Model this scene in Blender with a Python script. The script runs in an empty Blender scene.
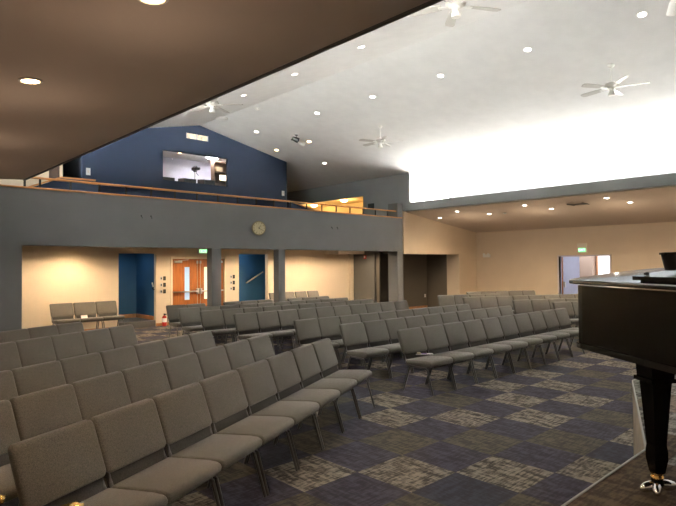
import bpy, bmesh, math, random
from mathutils import Vector, Matrix
C = bpy.context.scene.collection
PI = math.pi
R = math.radians
SKY, SUN, EXPO = 1.15, 128.0, 1.22
K_AISLE, K_LEFT, K_BALC, K_HOUSE = 3.1, 0.72, 4.3, 0.2
rnd = random.Random(7)

# ------------------------------------------------------------------ materials
MATS = {}
def mat(name, col, rough=0.6, metal=0.0, var=0.0, scale=8.0, bump=0.0, bscale=200.0, spec=0.5, stretch=None, col2=None, emit=None, estr=0.0, coat=0.0, sheen=0.0):
    if name in MATS: return MATS[name]
    m = bpy.data.materials.new(name); m.use_nodes = True
    nt = m.node_tree; N = nt.nodes; L = nt.links
    b = N['Principled BSDF']
    b.inputs['Base Color'].default_value = (*col, 1)
    b.inputs['Roughness'].default_value = rough
    b.inputs['Metallic'].default_value = metal
    b.inputs['Specular IOR Level'].default_value = spec
    b.inputs['Coat Weight'].default_value = coat
    b.inputs['Sheen Weight'].default_value = sheen
    tc = N.new('ShaderNodeTexCoord')
    src = tc.outputs['Object']
    if stretch:
        mp = N.new('ShaderNodeMapping'); mp.inputs['Scale'].default_value = stretch
        L.new(src, mp.inputs['Vector']); src = mp.outputs['Vector']
    if var or col2:
        nz = N.new('ShaderNodeTexNoise'); nz.inputs['Scale'].default_value = scale; nz.inputs['Detail'].default_value = 5
        L.new(src, nz.inputs['Vector'])
        cr = N.new('ShaderNodeValToRGB')
        c2 = col2 if col2 else tuple(c*(1-var) for c in col)
        c1 = col if col2 else tuple(min(1, c*(1+var)) for c in col)
        cr.color_ramp.elements[0].position = .35; cr.color_ramp.elements[1].position = .65
        cr.color_ramp.elements[0].color = (*c2, 1); cr.color_ramp.elements[1].color = (*c1, 1)
        L.new(nz.outputs['Fac'], cr.inputs['Fac']); L.new(cr.outputs['Color'], b.inputs['Base Color'])
    if bump:
        n2 = N.new('ShaderNodeTexNoise'); n2.inputs['Scale'].default_value = bscale; n2.inputs['Detail'].default_value = 3
        L.new(src, n2.inputs['Vector'])
        bp = N.new('ShaderNodeBump'); bp.inputs['Strength'].default_value = bump; bp.inputs['Distance'].default_value = .01
        L.new(n2.outputs['Fac'], bp.inputs['Height']); L.new(bp.outputs['Normal'], b.inputs['Normal'])
    if emit:
        b.inputs['Emission Color'].default_value = (*emit, 1); b.inputs['Emission Strength'].default_value = estr
    MATS[name] = m
    return m

M_CEIL = mat('white_plaster', (.68, .675, .66), .9, var=.03, scale=3, bump=.35, bscale=60)
M_SOFF = mat('soffit_paint', (.56, .475, .40), .9, var=.02, scale=2, bump=.1, bscale=90)
M_GREY = mat('grey_paint', (.170, .174, .172), .8, var=.03, scale=2, bump=.08, bscale=90)
M_GREY2 = mat('lit_grey_paint', (.29, .30, .30), .8, var=.03, scale=2, bump=.08, bscale=90)  # grey paint lightened to carry bounce light from hall and ceiling
M_DGREY = mat('dark_grey_paint', (.11, .105, .095), .85, var=.03, scale=2)
M_BEIGE = mat('beige_paint', (.62, .515, .385), .85, var=.02, scale=2, bump=.08, bscale=90)
M_SIDE = mat('tan_paint', (.66, .54, .395), .85, var=.02, scale=2)
M_BLUE = mat('navy_paint', (.009, .021, .050), .75, var=.04, scale=3)
M_TEAL = mat('blue_stair_paint', (.02, .09, .19), .7, var=.04, scale=3)
M_WHITE = mat('white_enamel', (.75, .74, .70), .45)
M_WHITEW = mat('booth_white_paint', (.62, .60, .66), .8, var=.02)
M_WOOD = mat('oak_varnish', (.46, .20, .055), .4, var=.25, scale=6, stretch=(.3, 6, 6))
M_DOOR = mat('door_cherry_veneer', (.36, .115, .022), .42, var=.18, scale=5, stretch=(6, 6, .5))
M_BASE = mat('wood_baseboard', (.40, .17, .06), .5, var=.2, scale=6)
M_BLACKM = mat('black_metal', (.015, .014, .013), .45, metal=.3)
M_LEG = mat('charcoal_steel', (.15, .142, .135), .32, metal=.7)
M_CHROME = mat('chrome', (.75, .75, .76), .12, metal=1)
M_BRASS = mat('brass', (.75, .50, .17), .25, metal=1, var=.15, scale=30)
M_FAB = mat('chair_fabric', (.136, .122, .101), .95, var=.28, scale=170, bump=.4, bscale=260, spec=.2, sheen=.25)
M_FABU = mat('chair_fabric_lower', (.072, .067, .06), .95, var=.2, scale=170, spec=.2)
M_PIANO = mat('black_lacquer', (.006, .0055, .005), .10, coat=.6, spec=.5)
M_PIANOS = mat('black_satin', (.0045, .004, .0035), .25, spec=.18)
M_CARD = mat('white_paper', (.85, .83, .80), .7)
M_PURP = mat('purple_print', (.25, .15, .4), .7)
M_RED = mat('red_enamel', (.55, .03, .02), .35)
M_BLK = mat('black_plastic', (.012, .012, .012), .5)
M_STEEL = mat('brushed_steel', (.55, .54, .52), .3, metal=1)
M_PLATE = mat('ivory_plastic', (.70, .64, .52), .5)
M_CLOCK = mat('cream_clock_face', (.68, .62, .38), .6, col2=(.55, .48, .28), scale=25)
M_BROWN = mat('dark_brown_door', (.06, .032, .02), .5)
M_GLOW = mat('lamp_glow_cool', (1, 1, 1), .5, emit=(1, .95, .86), estr=7)
M_GLOWW = mat('lamp_glow_warm', (1, 1, 1), .5, emit=(1, .60, .28), estr=14)
M_GLOWH = mat('hall_globe_glow', (1, 1, 1), .5, emit=(1, .66, .30), estr=9)
M_EXIT = mat('green_exit_letters', (.05, .5, .12), .5, emit=(.05, 1, .22), estr=2.2)
M_WIN = mat('daylight_pane', (1, 1, 1), .5, emit=(.93, .98, 1.0), estr=5.0)
M_WIN2 = mat('lobby_daylight_pane', (1, 1, 1), .5, emit=(.97, .97, 1.0), estr=1.0)
M_DLB = mat('door_light_blue', (.4, .6, .8), .3, emit=(.30, .48, .80), estr=.22)
M_DLW = mat('door_light_white', (.9, .9, .7), .3, emit=(.95, .97, .68), estr=.27)
M_SCREEN = mat('monitor_glow', (.9, .9, .9), .3, emit=(1, .8, .55), estr=1.6)

def glassmat():
    m = bpy.data.materials.new('clear_glass'); m.use_nodes = True
    nt = m.node_tree; N = nt.nodes; L = nt.links
    N.remove(N['Principled BSDF'])
    t = N.new('ShaderNodeBsdfTransparent'); g = N.new('ShaderNodeBsdfGlossy'); g.inputs['Roughness'].default_value = .02
    fr = N.new('ShaderNodeFresnel'); fr.inputs['IOR'].default_value = 1.3
    mx = N.new('ShaderNodeMixShader')
    L.new(fr.outputs[0], mx.inputs[0]); L.new(t.outputs[0], mx.inputs[1]); L.new(g.outputs[0], mx.inputs[2])
    L.new(mx.outputs[0], N['Material Output'].inputs['Surface'])
    return m
M_GLASS = glassmat()

def carpet(name, ca, cb, rot):
    """heathered carpet tile: two yarn colours broken up by streaks; rot turns the streaks"""
    m = bpy.data.materials.new(name); m.use_nodes = True
    nt = m.node_tree; N = nt.nodes; L = nt.links; b = N['Principled BSDF']
    b.inputs['Roughness'].default_value = .97; b.inputs['Specular IOR Level'].default_value = .1
    tc = N.new('ShaderNodeTexCoord')
    def noise(sc, st, det=4):
        mp = N.new('ShaderNodeMapping'); mp.inputs['Scale'].default_value = st
        L.new(tc.outputs['Object'], mp.inputs['Vector'])
        n = N.new('ShaderNodeTexNoise'); n.inputs['Scale'].default_value = sc; n.inputs['Detail'].default_value = det
        n.inputs['Roughness'].default_value = .7
        L.new(mp.outputs[0], n.inputs['Vector']); return n
    n1 = noise(7, (1, 6, 1) if rot else (6, 1, 1), 6); n2 = noise(3.2, (5, 1.2, 1) if rot else (1.2, 5, 1), 5)
    mul = N.new('ShaderNodeMath'); mul.operation = 'ADD'
    L.new(n1.outputs['Fac'], mul.inputs[0]); L.new(n2.outputs['Fac'], mul.inputs[1])
    cr = N.new('ShaderNodeValToRGB')
    cr.color_ramp.elements[0].position = .455; cr.color_ramp.elements[1].position = .56
    hf = N.new('ShaderNodeMath'); hf.operation = 'MULTIPLY'; hf.inputs[1].default_value = .5
    L.new(mul.outputs[0], hf.inputs[0]); L.new(hf.outputs[0], cr.inputs['Fac'])
    cr.color_ramp.elements[0].color = (*cb, 1); cr.color_ramp.elements[1].color = (*ca, 1)
    L.new(cr.outputs['Color'], b.inputs['Base Color'])
    n3 = noise(350, (1, 1, 1), 2)
    bp = N.new('ShaderNodeBump'); bp.inputs['Strength'].default_value = .3; bp.inputs['Distance'].default_value = .006
    L.new(n3.outputs['Fac'], bp.inputs['Height']); L.new(bp.outputs[0], b.inputs['Normal'])
    return m
CP = [carpet('carpet_sand', (.235, .20, .155), (.045, .038, .030), 1),
      carpet('carpet_olive', (.098, .081, .058), (.045, .039, .032), 1),
      carpet('carpet_purple', (.064, .056, .075), (.032, .029, .035), 1),
      carpet('carpet_slate', (.048, .048, .063), (.030, .028, .034), 0)]
CS = [carpet('stage_carpet_brown', (.10, .075, .05), (.045, .033, .024), 1),
      carpet('stage_carpet_grey', (.24, .23, .20), (.07, .066, .056), 1),
      carpet('stage_carpet_tan', (.21, .17, .125), (.08, .065, .048), 0)]

# ------------------------------------------------------------------ mesh helpers
def mesh_obj(name, bm, m, parent=None, smooth=False, loc=None):
    bmesh.ops.recalc_face_normals(bm, faces=bm.faces)
    me = bpy.data.meshes.new(name); bm.to_mesh(me); bm.free()
    mm = m if isinstance(m, (list, tuple)) else [m]
    for x in mm: me.materials.append(x)
    if smooth:
        for p in me.polygons: p.use_smooth = True
        try: me.set_sharp_from_angle(angle=R(40))
        except Exception: pass
    o = bpy.data.objects.new(name, me); C.objects.link(o)
    if parent: o.parent = parent
    if loc: o.location = loc
    return o
def box(bm, a, b, mi=0, bev=0):
    x0, y0, z0 = [min(p, q) for p, q in zip(a, b)]; x1, y1, z1 = [max(p, q) for p, q in zip(a, b)]
    vs = [bm.verts.new(v) for v in ((x0,y0,z0),(x1,y0,z0),(x1,y1,z0),(x0,y1,z0),(x0,y0,z1),(x1,y0,z1),(x1,y1,z1),(x0,y1,z1))]
    fs = [bm.faces.new([vs[i] for i in f]) for f in ((3,2,1,0),(4,5,6,7),(0,1,5,4),(1,2,6,5),(2,3,7,6),(3,0,4,7))]
    for f in fs: f.material_index = mi
    if bev:
        es = list({e for f in fs for e in f.edges})
        bmesh.ops.bevel(bm, geom=es, offset=bev, segments=2, affect='EDGES', profile=.5)
    return fs
def prism(bm, pts, d, mi=0):
    """polygon pts (3-D) extruded by vector d"""
    a = [bm.verts.new(p) for p in pts]; b = [bm.verts.new(Vector(p)+Vector(d)) for p in pts]
    n = len(pts); fs = [bm.faces.new(a), bm.faces.new(b[::-1])]
    for i in range(n): fs.append(bm.faces.new((a[i], a[(i+1)%n], b[(i+1)%n], b[i])))
    for f in fs: f.material_index = mi
def tube(bm, pts, r, seg=10, r2=None):
    pts = [Vector(p) for p in pts]; rings = []
    n = len(pts)
    for i, p in enumerate(pts):
        d = (pts[min(i+1, n-1)]-pts[max(i-1, 0)]).normalized()
        up = Vector((0,0,1)) if abs(d.z) < .95 else Vector((1,0,0))
        u = d.cross(up).normalized(); v = d.cross(u).normalized()
        rr = r if r2 is None else r+(r2-r)*i/(n-1)
        rings.append([bm.verts.new(p+(u*math.cos(2*PI*k/seg)+v*math.sin(2*PI*k/seg))*rr) for k in range(seg)])
    for a, b in zip(rings, rings[1:]):
        for k in range(seg): bm.faces.new((a[k], a[(k+1)%seg], b[(k+1)%seg], b[k]))
    bm.faces.new(rings[0]); bm.faces.new(rings[-1][::-1])
def lathe(bm, prof, seg=24, M=None, mi=0):
    """prof: list of (r,z) around local z; M: matrix"""
    M = M or Matrix()
    rings = []
    for r, z in prof:
        if r < 1e-6: rings.append([bm.verts.new(M @ Vector((0,0,z)))])
        else: rings.append([bm.verts.new(M @ Vector((r*math.cos(2*PI*k/seg), r*math.sin(2*PI*k/seg), z))) for k in range(seg)])
    for a, b in zip(rings, rings[1:]):
        for k in range(seg):
            k2 = (k+1) % seg
            if len(a) == 1 and len(b) == 1: continue
            if len(a) == 1: f = bm.faces.new((a[0], b[k2], b[k]))
            elif len(b) == 1: f = bm.faces.new((a[k], a[k2], b[0]))
            else: f = bm.faces.new((a[k], a[k2], b[k2], b[k]))
            f.material_index = mi
    if len(rings[0]) > 1: bm.faces.new(rings[0][::-1]).material_index = mi
    if len(rings[-1]) > 1: bm.faces.new(rings[-1]).material_index = mi
def rrect(w, h, r, n=5, z0=0):
    """rounded rectangle outline centred in x, z from z0"""
    o = []
    for cx, cz, a0 in ((w/2-r, z0+h-r, 0), (-w/2+r, z0+h-r, 90), (-w/2+r, z0+r, 180), (w/2-r, z0+r, 270)):
        for k in range(n+1):
            a = R(a0+90*k/n); o.append((cx+r*math.cos(a), cz+r*math.sin(a)))
    return o
def loft(bm, outline, layers, f, mi=0):
    """outline (p,q) shrunk toward its centre by s (metres) at depth d for each layer; f maps (p,q,d)->3-D"""
    cx = (max(p for p, q in outline)+min(p for p, q in outline))/2; cz = (max(q for p, q in outline)+min(q for p, q in outline))/2
    hw = max(p for p, q in outline)-cx; hh = max(q for p, q in outline)-cz
    rings = []
    for d, s in layers:
        rings.append([bm.verts.new(f(cx+(p-cx)*(1-s/hw), cz+(q-cz)*(1-s/hh), d)) for p, q in outline])
    n = len(outline)
    for a, b in zip(rings, rings[1:]):
        for k in range(n): bm.faces.new((a[k], a[(k+1)%n], b[(k+1)%n], b[k])).material_index = mi
    bm.faces.new(rings[0]).material_index = mi; bm.faces.new(rings[-1][::-1]).material_index = mi

def tag(o, label, cat, group=None, kind=None):
    o['label'] = label; o['category'] = cat
    if group: o['group'] = group
    if kind: o['kind'] = kind
    return o
def thing(name, label, cat, loc=(0,0,0), rz=0, group=None):
    o = bpy.data.objects.new(name, None); C.objects.link(o); o.empty_display_size = .1
    o.location = loc; o.rotation_euler = (0, 0, rz)
    return tag(o, label, cat, group)
def struct(name, bm, m, parent=None, smooth=False):
    o = mesh_obj(name, bm, m, parent, smooth)
    if not parent: o['kind'] = 'structure'
    return o
def NB(): return bmesh.new()
def dup(root, loc, rz, label, group=None):
    r = root.copy(); C.objects.link(r); r.location = loc; r.rotation_euler = (0, 0, rz)
    r['label'] = label
    if group: r['group'] = group
    def rec(src, dst):
        for ch in KIDS[src.name]:
            c = ch.copy(); C.objects.link(c); c.parent = dst
            KIDS.setdefault(c.name, [])
            rec(ch, c)
    rec(root, r)
    return r
KIDS = {}
def index_kids():
    KIDS.clear()
    for o in bpy.data.objects: KIDS.setdefault(o.name, [])
    for o in bpy.data.objects:
        if o.parent: KIDS[o.parent.name].append(o)
ORD = ['first','second','third','fourth','fifth','sixth','seventh','eighth','ninth','tenth','eleventh']

# ------------------------------------------------------------------ dimensions (metres; x to the far side wall, y to the balcony wall)
XL, XR, XB, XW, XN = 2.71, 8.91, 15.11, 19.85, -2.0
YB, YD, YF = 12.68, 15.98, -8.0
ZL, ZRIDGE = 5.07, 6.39
SL = (ZRIDGE-ZL)/(XB-XR)
def ceil_z(x): return ZRIDGE-SL*abs(x-XR)
def soff_z(x): return 3.72-(x-XB)*(3.72-3.12)/(XW-XB)
T = .6096; OX, OY = 5.29, 4.06

# ------------------------------------------------------------------ floor with carpet tiles
def tile_floor(name, x0, x1, y0, y1, z, mats, pick, thick=.06, clip=None):
    bm = NB(); 
    j0 = math.floor((x0-OX)/T); j1 = math.ceil((x1-OX)/T); i0 = math.floor((OY-y1)/T); i1 = math.ceil((OY-y0)/T)
    for i in range(i0, i1):
        for j in range(j0, j1):
            a = max(x0, OX+j*T); b = min(x1, OX+(j+1)*T); c = max(y0, OY-(i+1)*T); d = min(y1, OY-i*T)
            if b-a < 1e-4 or d-c < 1e-4: continue
            f = bm.faces.new([bm.verts.new(v) for v in ((a,c,z),(b,c,z),(b,d,z),(a,d,z))])
            f.material_index = pick(i, j)
    return bm
KNOWN = {(-2,-2):1,(-3,1):1,(2,0):1,(2,2):1,(1,3):0,(0,4):0,(-1,5):0,(0,6):1,(-2,6):1,(-1,7):0,(1,5):1,(3,1):0,(3,-1):0,(0,-4):0,(-1,1):1,(-2,0):0,(0,-2):1,(-1,-3):1,(-2,2):1,(4,-4):0,(0,0):0,(-1,-1):0,(1,1):0,(0,2):0,(-1,3):0,(2,-2):0,(1,-3):0,(1,-1):1}
def pickf(i, j):
    if (i, j) in KNOWN: return KNOWN[(i, j)]
    h = random.Random(i*131+j*977+5).random()
    if (i+j) % 2 == 0: return 0 if h < .55 else 1
    return 2 if h < .75 else 3
bm = tile_floor('floor', XN, 24.5, YF, 19.0, 0, CP, pickf)
struct('floor', bm, CP)

# ------------------------------------------------------------------ stage
def stage():
    t = thing('stage', 'raised carpeted stage with pale nosing along its angled front edge', 'stage', (0, 0, 0))
    H = .70
    edge = [(XN+.01, 1.165), (3.65, 1.165), (5.65, 1.915), (12.1, 1.915), (14.1, 1.165), (XW-.01, 1.165)]
    poly = [(x, y, 0) for x, y in edge]+[(XW-.01, YF+.02, 0), (XN+.01, YF+.02, 0)]
    bm = NB(); prism(bm, [(x, y, .002) for x, y, z in poly], (0, 0, H-.03))
    mesh_obj('stage_body', bm, mat('stage_riser_board', (.30, .24, .17), .7, var=.2, scale=5), t)
    # carpet tiles on top, clipped to the outline
    bm = tile_floor('x', XN+.01, XW-.01, YF+.02, 1.915, H, CS, lambda i, j: random.Random(i*71+j*313+2).choice([0, 1, 2, 0]) if j < -2 else random.Random(i*71+j*313).choice([1, 1, 2]))
    bmesh.ops.remove_doubles(bm, verts=bm.verts, dist=1e-5)
    for a, b in (((3.65, 1.165), (5.65, 1.915)), ((12.1, 1.915), (14.1, 1.165))):
        d = Vector((b[0]-a[0], b[1]-a[1], 0)); n = Vector((-d.y, d.x, 0)).normalized()
        # cut only above the front line of the two splayed pieces
        bmesh.ops.bisect_plane(bm, geom=bm.verts[:]+bm.edges[:]+bm.faces[:], plane_co=(a[0], a[1], 0), plane_no=n, clear_outer=False)
    bmesh.ops.bisect_plane(bm, geom=bm.verts[:]+bm.edges[:]+bm.faces[:], plane_co=(0, 1.165, 0), plane_no=(0, 1, 0))
    dele = []
    for f in bm.faces:
        c = f.calc_center_median()
        if c.y > 1.165:
            lim = 1.165
            if 3.65 < c.x < 5.65: lim = 1.165+(c.x-3.65)/2*.75
            elif 5.65 <= c.x <= 12.1: lim = 1.915
            elif 12.1 < c.x < 14.1: lim = 1.915-(c.x-12.1)/2*.75
            if c.y > lim: dele.append(f)
    bmesh.ops.delete(bm, geom=dele, context='FACES')
    ex = bmesh.ops.extrude_face_region(bm, geom=bm.faces[:])
    bmesh.ops.translate(bm, verts=[v for v in ex['geom'] if isinstance(v, bmesh.types.BMVert)], vec=(0, 0, -.027))
    mesh_obj('stage_carpet', bm, CS, t)
    bm = NB()
    for a, b in zip(edge, edge[1:]):
        a = Vector((*a, 0)); b = Vector((*b, 0)); d = (b-a).normalized(); n = Vector((-d.y, d.x, 0))
        prism(bm, [a+n*.004+Vector((0,0,H-.035)), b+n*.004+Vector((0,0,H-.035)), b+n*.004+Vector((0,0,H+.006)), a+n*.004+Vector((0,0,H+.006))], -n*.009)
    mesh_obj('nosing', bm, mat('stage_nosing', (.33, .31, .27), .5), t)
stage()

# ------------------------------------------------------------------ walls
def wall_boxes(name, boxes, m, parent=None):
    bm = NB()
    for a, b in boxes: box(bm, a, b)
    return struct(name, bm, m, parent)
# far side wall (x = XW) with the lobby door opening
DY0, DY1, DZ = 7.38, 9.18, 2.06
wall_boxes('wall_right', [((XW, YF, 0), (XW+.14, DY0, 4.0)), ((XW, DY1, 0), (XW+.14, YB+.6, 4.0)), ((XW, DY0, DZ), (XW+.14, DY1, 4.0))], M_SIDE)
wall_boxes('wall_left', [((XN-.14, YF, 0), (XN, 11.2, 3.35)), ((XN-.14, 11.2, 0), (XN, 17.5, 3.75))], M_BEIGE)
wall_boxes('wall_front', [((XN, YF-.14, 0), (XW, YF, 3.4)), ((XL-.12, YF-.14, 3.4), (XB+.12, YF, 6.5))], M_BEIGE)
# side-aisle end wall with recess
wall_boxes('wall_aisle_end', [((XB+.05, YB, 2.20), (18.59, YB+.12, 4.0)), ((18.59, YB, 0), (XW, YB+.6, 4.0))], M_SIDE)
wall_boxes('wall_recess', [((15.85, 14.3, 0), (18.75, 14.42, 2.6)), ((18.59, YB+.6, 0), (18.75, 14.3, 2.6)), ((15.6, YB+.12, 2.45), (18.75, 14.3, 2.55)), ((15.93, 14.42, 0), (16.1, 14.9, 2.6))], mat('recess_paint', (.125, .105, .08), .85))  # last box: added dark return closing the bright sky gap
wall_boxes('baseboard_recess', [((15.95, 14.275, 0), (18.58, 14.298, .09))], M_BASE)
# under-balcony end wall
wall_boxes('wall_balcony_side', [((15.8, 14.72, 0), (15.92, YD, 2.45)), ((15.8, YB+.14, 2.25), (15.92, 14.72, 2.45))], M_DGREY)
wall_boxes('trim_1', [((14.3, 15.2, 2.24), (15.75, YD-.01, 2.44))], M_BEIGE)
wall_boxes('trim_2', [((15.60, YD-.12, 0), (15.79, YD-.01, 2.24))], M_BEIGE)
# back wall below the balcony (beige), three openings
A0, A1, AZ = 6.28, 7.42, 2.21
D0, D1, DDZ = 7.95, 9.80, 2.05
B0, B1, BZ = 10.38, 11.58, 2.22
wall_boxes('wall_back', [((XN, YD, 0), (A0, YD+.14, 2.75)), ((A0, YD, AZ), (A1, YD+.14, 2.75)), ((A1, YD, 0), (D0, YD+.14, 2.75)),
   ((D0, YD, DDZ), (D1, YD+.14, 2.75)), ((D1, YD, 0), (B0, YD+.14, 2.75)), ((B0, YD, BZ), (B1, YD+.14, 2.75)), ((B1, YD, 0), (15.92, YD+.14, 2.75))], M_BEIGE)
wall_boxes('baseboard_back', [((3.1, YD-.018, 0), (A0, YD-.001, .09)), ((A1, YD-.018, 0), (D0-.07, YD-.001, .09)), ((D1+.07, YD-.018, 0), (B0, YD-.001, .09)), ((B1, YD-.018, 0), (15.5, YD-.001, .09))], M_BASE)
wall_boxes('wall_passage_shade', [((15.62, 14.26, 0), (16.7, 14.295, 2.44))], mat('passage_shade_colour', (.025, .021, .016), .9))  # near-black sheet: the passage's darkness put into its colour
wall_boxes('wall_hallway_outer', [((XB+.21, 13.42, 3.95), (19.0, 13.78, 5.25))], M_WHITE)
# stair alcoves
wall_boxes('wall_alcove_left', [((A0-.5, 17.42, 0), (A1+.1, 17.54, 2.75)), ((A1, YD+.14, 0), (A1+.1, 17.42, 2.75)), ((A0-.6, YD+.14, 0), (A0-.5, 17.42, 2.75)), ((A0-.5, YD+.14, 2.68), (A1, 17.42, 2.75))], M_TEAL)
wall_boxes('wall_alcove_right', [((B0-.1, 16.95, 0), (12.3, 17.07, 2.75)), ((12.2, YD+.14, 0), (12.3, 16.95, 2.75)), ((B0-.2, YD+.14, 0), (B0-.1, 17.07, 2.75)), ((B0-.1, YD+.14, 2.68), (12.2, 16.95, 2.75))], M_TEAL)
o = wall_boxes('trim_3', [((A0-.49, YD+.02, .001), (A1-.005, 17.41, .18))], mat('landing_carpet', (.12, .115, .11), .95, var=.2, scale=60))
wall_boxes('baseboard_alcove', [((A0-.48, 17.395, .182), (A1-.02, 17.415, .30)), ((A1-.022, YD+.15, .182), (A1-.002, 17.39, .30))], M_BASE)
# left stub of the balcony front (below), grey
wall_boxes('wall_left_pier', [((XN, YB, 0), (3.0, YB+.3, 2.28)), ((2.85, YB+.3, 0), (3.0, YD, 2.5))], M_GREY)
# balcony
wall_boxes('wall_balcony_front', [((XN, YB, 2.28), (XB, YB+.18, 3.46))], M_GREY)
wall_boxes('ceiling_under_balcony', [((XN, YB+.18, 2.5), (15.8, YD, 2.58))], mat('balcony_soffit_paint', (.5, .42, .32), .85))
wall_boxes('floor_balcony', [((XN, YB+.18, 2.76), (XB, 21.5, 2.86))], M_DGREY)
# side wall above the aisle beam: solid behind, windows in front
OP0, OP1, OPZ = 14.63, 18.9, 4.46
wall_boxes('wall_clerestory', [((XB, 12.35, 4.0), (XB+.12, OP0, 5.2)), ((XB, 13.4, 2.86), (XB+.12, OP0, 4.0)), ((XB, OP0, OPZ), (XB+.12, OP1, 5.2)), ((XB, OP1, 2.86), (XB+.12, 21.5, 5.2))], M_GREY2)
wall_boxes('wall_beam', [((XB, YF, 3.72), (XB+.2, 13.4, 4.0))], M_GREY2)
wall_boxes('wall_pier_upper', [((14.84, YB, 3.502), (XB-.001, 13.12, 3.995)), ((14.82, YB+.19, 2.285), (XB, 13.12, 3.45)), ((XB+.001, YB+.13, 2.2), (XB+.2, 13.4, 3.715))], M_GREY)
wall_boxes('wall_clerestory_left', [((XL-.12, YF, 3.44), (XL, 11.3, 4.0)), ((XL-.12, 11.3, 3.74), (XL, 21.5, 4.0)), ((XL-.12, 15.8, 4.0), (XL, 21.5, 5.2)), ((XL-.12, YF, 4.0), (XL, .6, 5.2))], M_CEIL)
# gable wall (blue), with booth window and the small window
bm = NB()
def gable_piece(x0, x1, z0, z1=None):
    pts = [(x0, YD+.01, z0), (x1, YD+.01, z0)]
    if z1 is None:
        pts.append((x1, YD+.01, ceil_z(x1)+.05))
        if x0 < XR < x1: pts.append((XR, YD+.01, ZRIDGE+.05))
        pts.append((x0, YD+.01, ceil_z(x0)+.05))
    else: pts += [(x1, YD+.01, z1), (x0, YD+.01, z1)]
    prism(bm, pts, (0, .12, 0))
W0, W1, WZ0, WZ1 = 7.65, 9.97, 4.49, 5.43
S0, S1, SZ0, SZ1 = 8.44, 9.23, 5.91, 6.09
gable_piece(5.26, W0, 2.86); gable_piece(W1, 12.48, 2.86); gable_piece(W0, W1, 2.86, WZ0)
gable_piece(W0, W1, SZ1); gable_piece(W0, W1, WZ1, SZ0); gable_piece(W0, S0, SZ0, SZ1); gable_piece(S1, W1, SZ0, SZ1)
struct('wall_gable', bm, M_BLUE)
wall_boxes('wall_gable_side', [((12.36, YD+.13, 2.86), (12.48, 20, 5.7))], M_BLUE)
# left of the blue wall: dark opening, brown door, beige wall
wall_boxes('wall_balcony_left', [((XN, YD+.01, 2.86), (XL-.1, YD+.13, 3.74)), ((XL-.1, YD+.01, 2.86), (4.42, YD+.13, 5.6)), ((4.69, YD+.01, 2.86), (4.76, YD+.13, 5.6))], M_BEIGE)
wall_boxes('wall_closet', [((4.7, 17.6, 2.86), (5.4, 17.7, 5.6)), ((4.68, YD+.13, 2.86), (4.74, 17.6, 5.6)), ((5.26, YD+.13, 2.86), (5.32, 17.6, 5.6))], mat('closet_shade_colour', (.02, .022, .03), .9))  # shade inside the opening put into a near-black wall colour
bm = NB(); box(bm, (4.42, YD+.05, 2.87), (4.69, YD+.09, 5.55)); box(bm, (4.42, YD+.03, 2.87), (4.44, YD+.05, 5.55)); box(bm, (4.67, YD+.03, 2.87), (4.69, YD+.05, 5.55))
o = struct('door_3', bm, M_BROWN); bm = NB(); lathe(bm, [(0,0),(.012,.0),(.012,.03),(.028,.04),(.028,.06),(0,.07)], 12, Matrix.Translation((4.64, YD+.05, 3.9)) @ Matrix.Rotation(PI/2, 4, 'X')); mesh_obj('door_knob', bm, M_STEEL, o, True)
# knee walls with oak caps at the balcony stairs
bm = NB(); prism(bm, [(3.3, 14.9, 2.87), (5.25, 14.9, 2.87), (5.25, 14.9, 4.08), (4.4, 14.9, 4.07), (3.3, 14.9, 3.60)], (0, .12, 0))
o = struct('wall_stair_knee', bm, M_BLUE)
bm = NB(); prism(bm, [(3.28, 14.88, 3.60), (4.4, 14.88, 4.075), (5.25, 14.88, 4.085), (5.25, 14.88, 4.125), (4.4, 14.88, 4.115), (3.28, 14.88, 3.64)], (0, .16, 0))
struct('trim_4', bm, M_WOOD)
bm = NB(); prism(bm, [(12.49, 15.9, 2.87), (13.7, 15.9, 2.87), (13.7, 15.9, 3.90), (12.49, 15.9, 4.17)], (0, .1, 0))
struct('wall_stair_knee_right', bm, M_BLUE)
bm = NB(); prism(bm, [(12.49, 15.88, 4.175), (13.72, 15.88, 3.90), (13.72, 15.88, 3.94), (12.49, 15.88, 4.215)], (0, .14, 0))
struct('trim_5', bm, M_WOOD)
# end wall behind
wall_boxes('wall_rear', [((12.48, 20.6, 2.86), (XB+.1, 20.72, 6))], M_GREY)
# upper hallway seen through the side opening
hw = mat('hall_cream_paint', (.78, .62, .36), .8)
wall_boxes('wall_hallway', [((18.0, 13.9, 2.86), (18.1, 21.5, 4.75)), ((XB+.12, 13.8, 2.86), (18.1, 13.9, 4.75)), ((XB+.12, 21.4, 2.86), (18.1, 21.5, 4.75)), ((XB+.12, 13.8, 4.68), (18.1, 21.5, 4.75))], hw)
wall_boxes('floor_hallway', [((XB+.12, 13.8, 2.76), (18.1, 21.5, 2.86))], M_DGREY)

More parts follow.
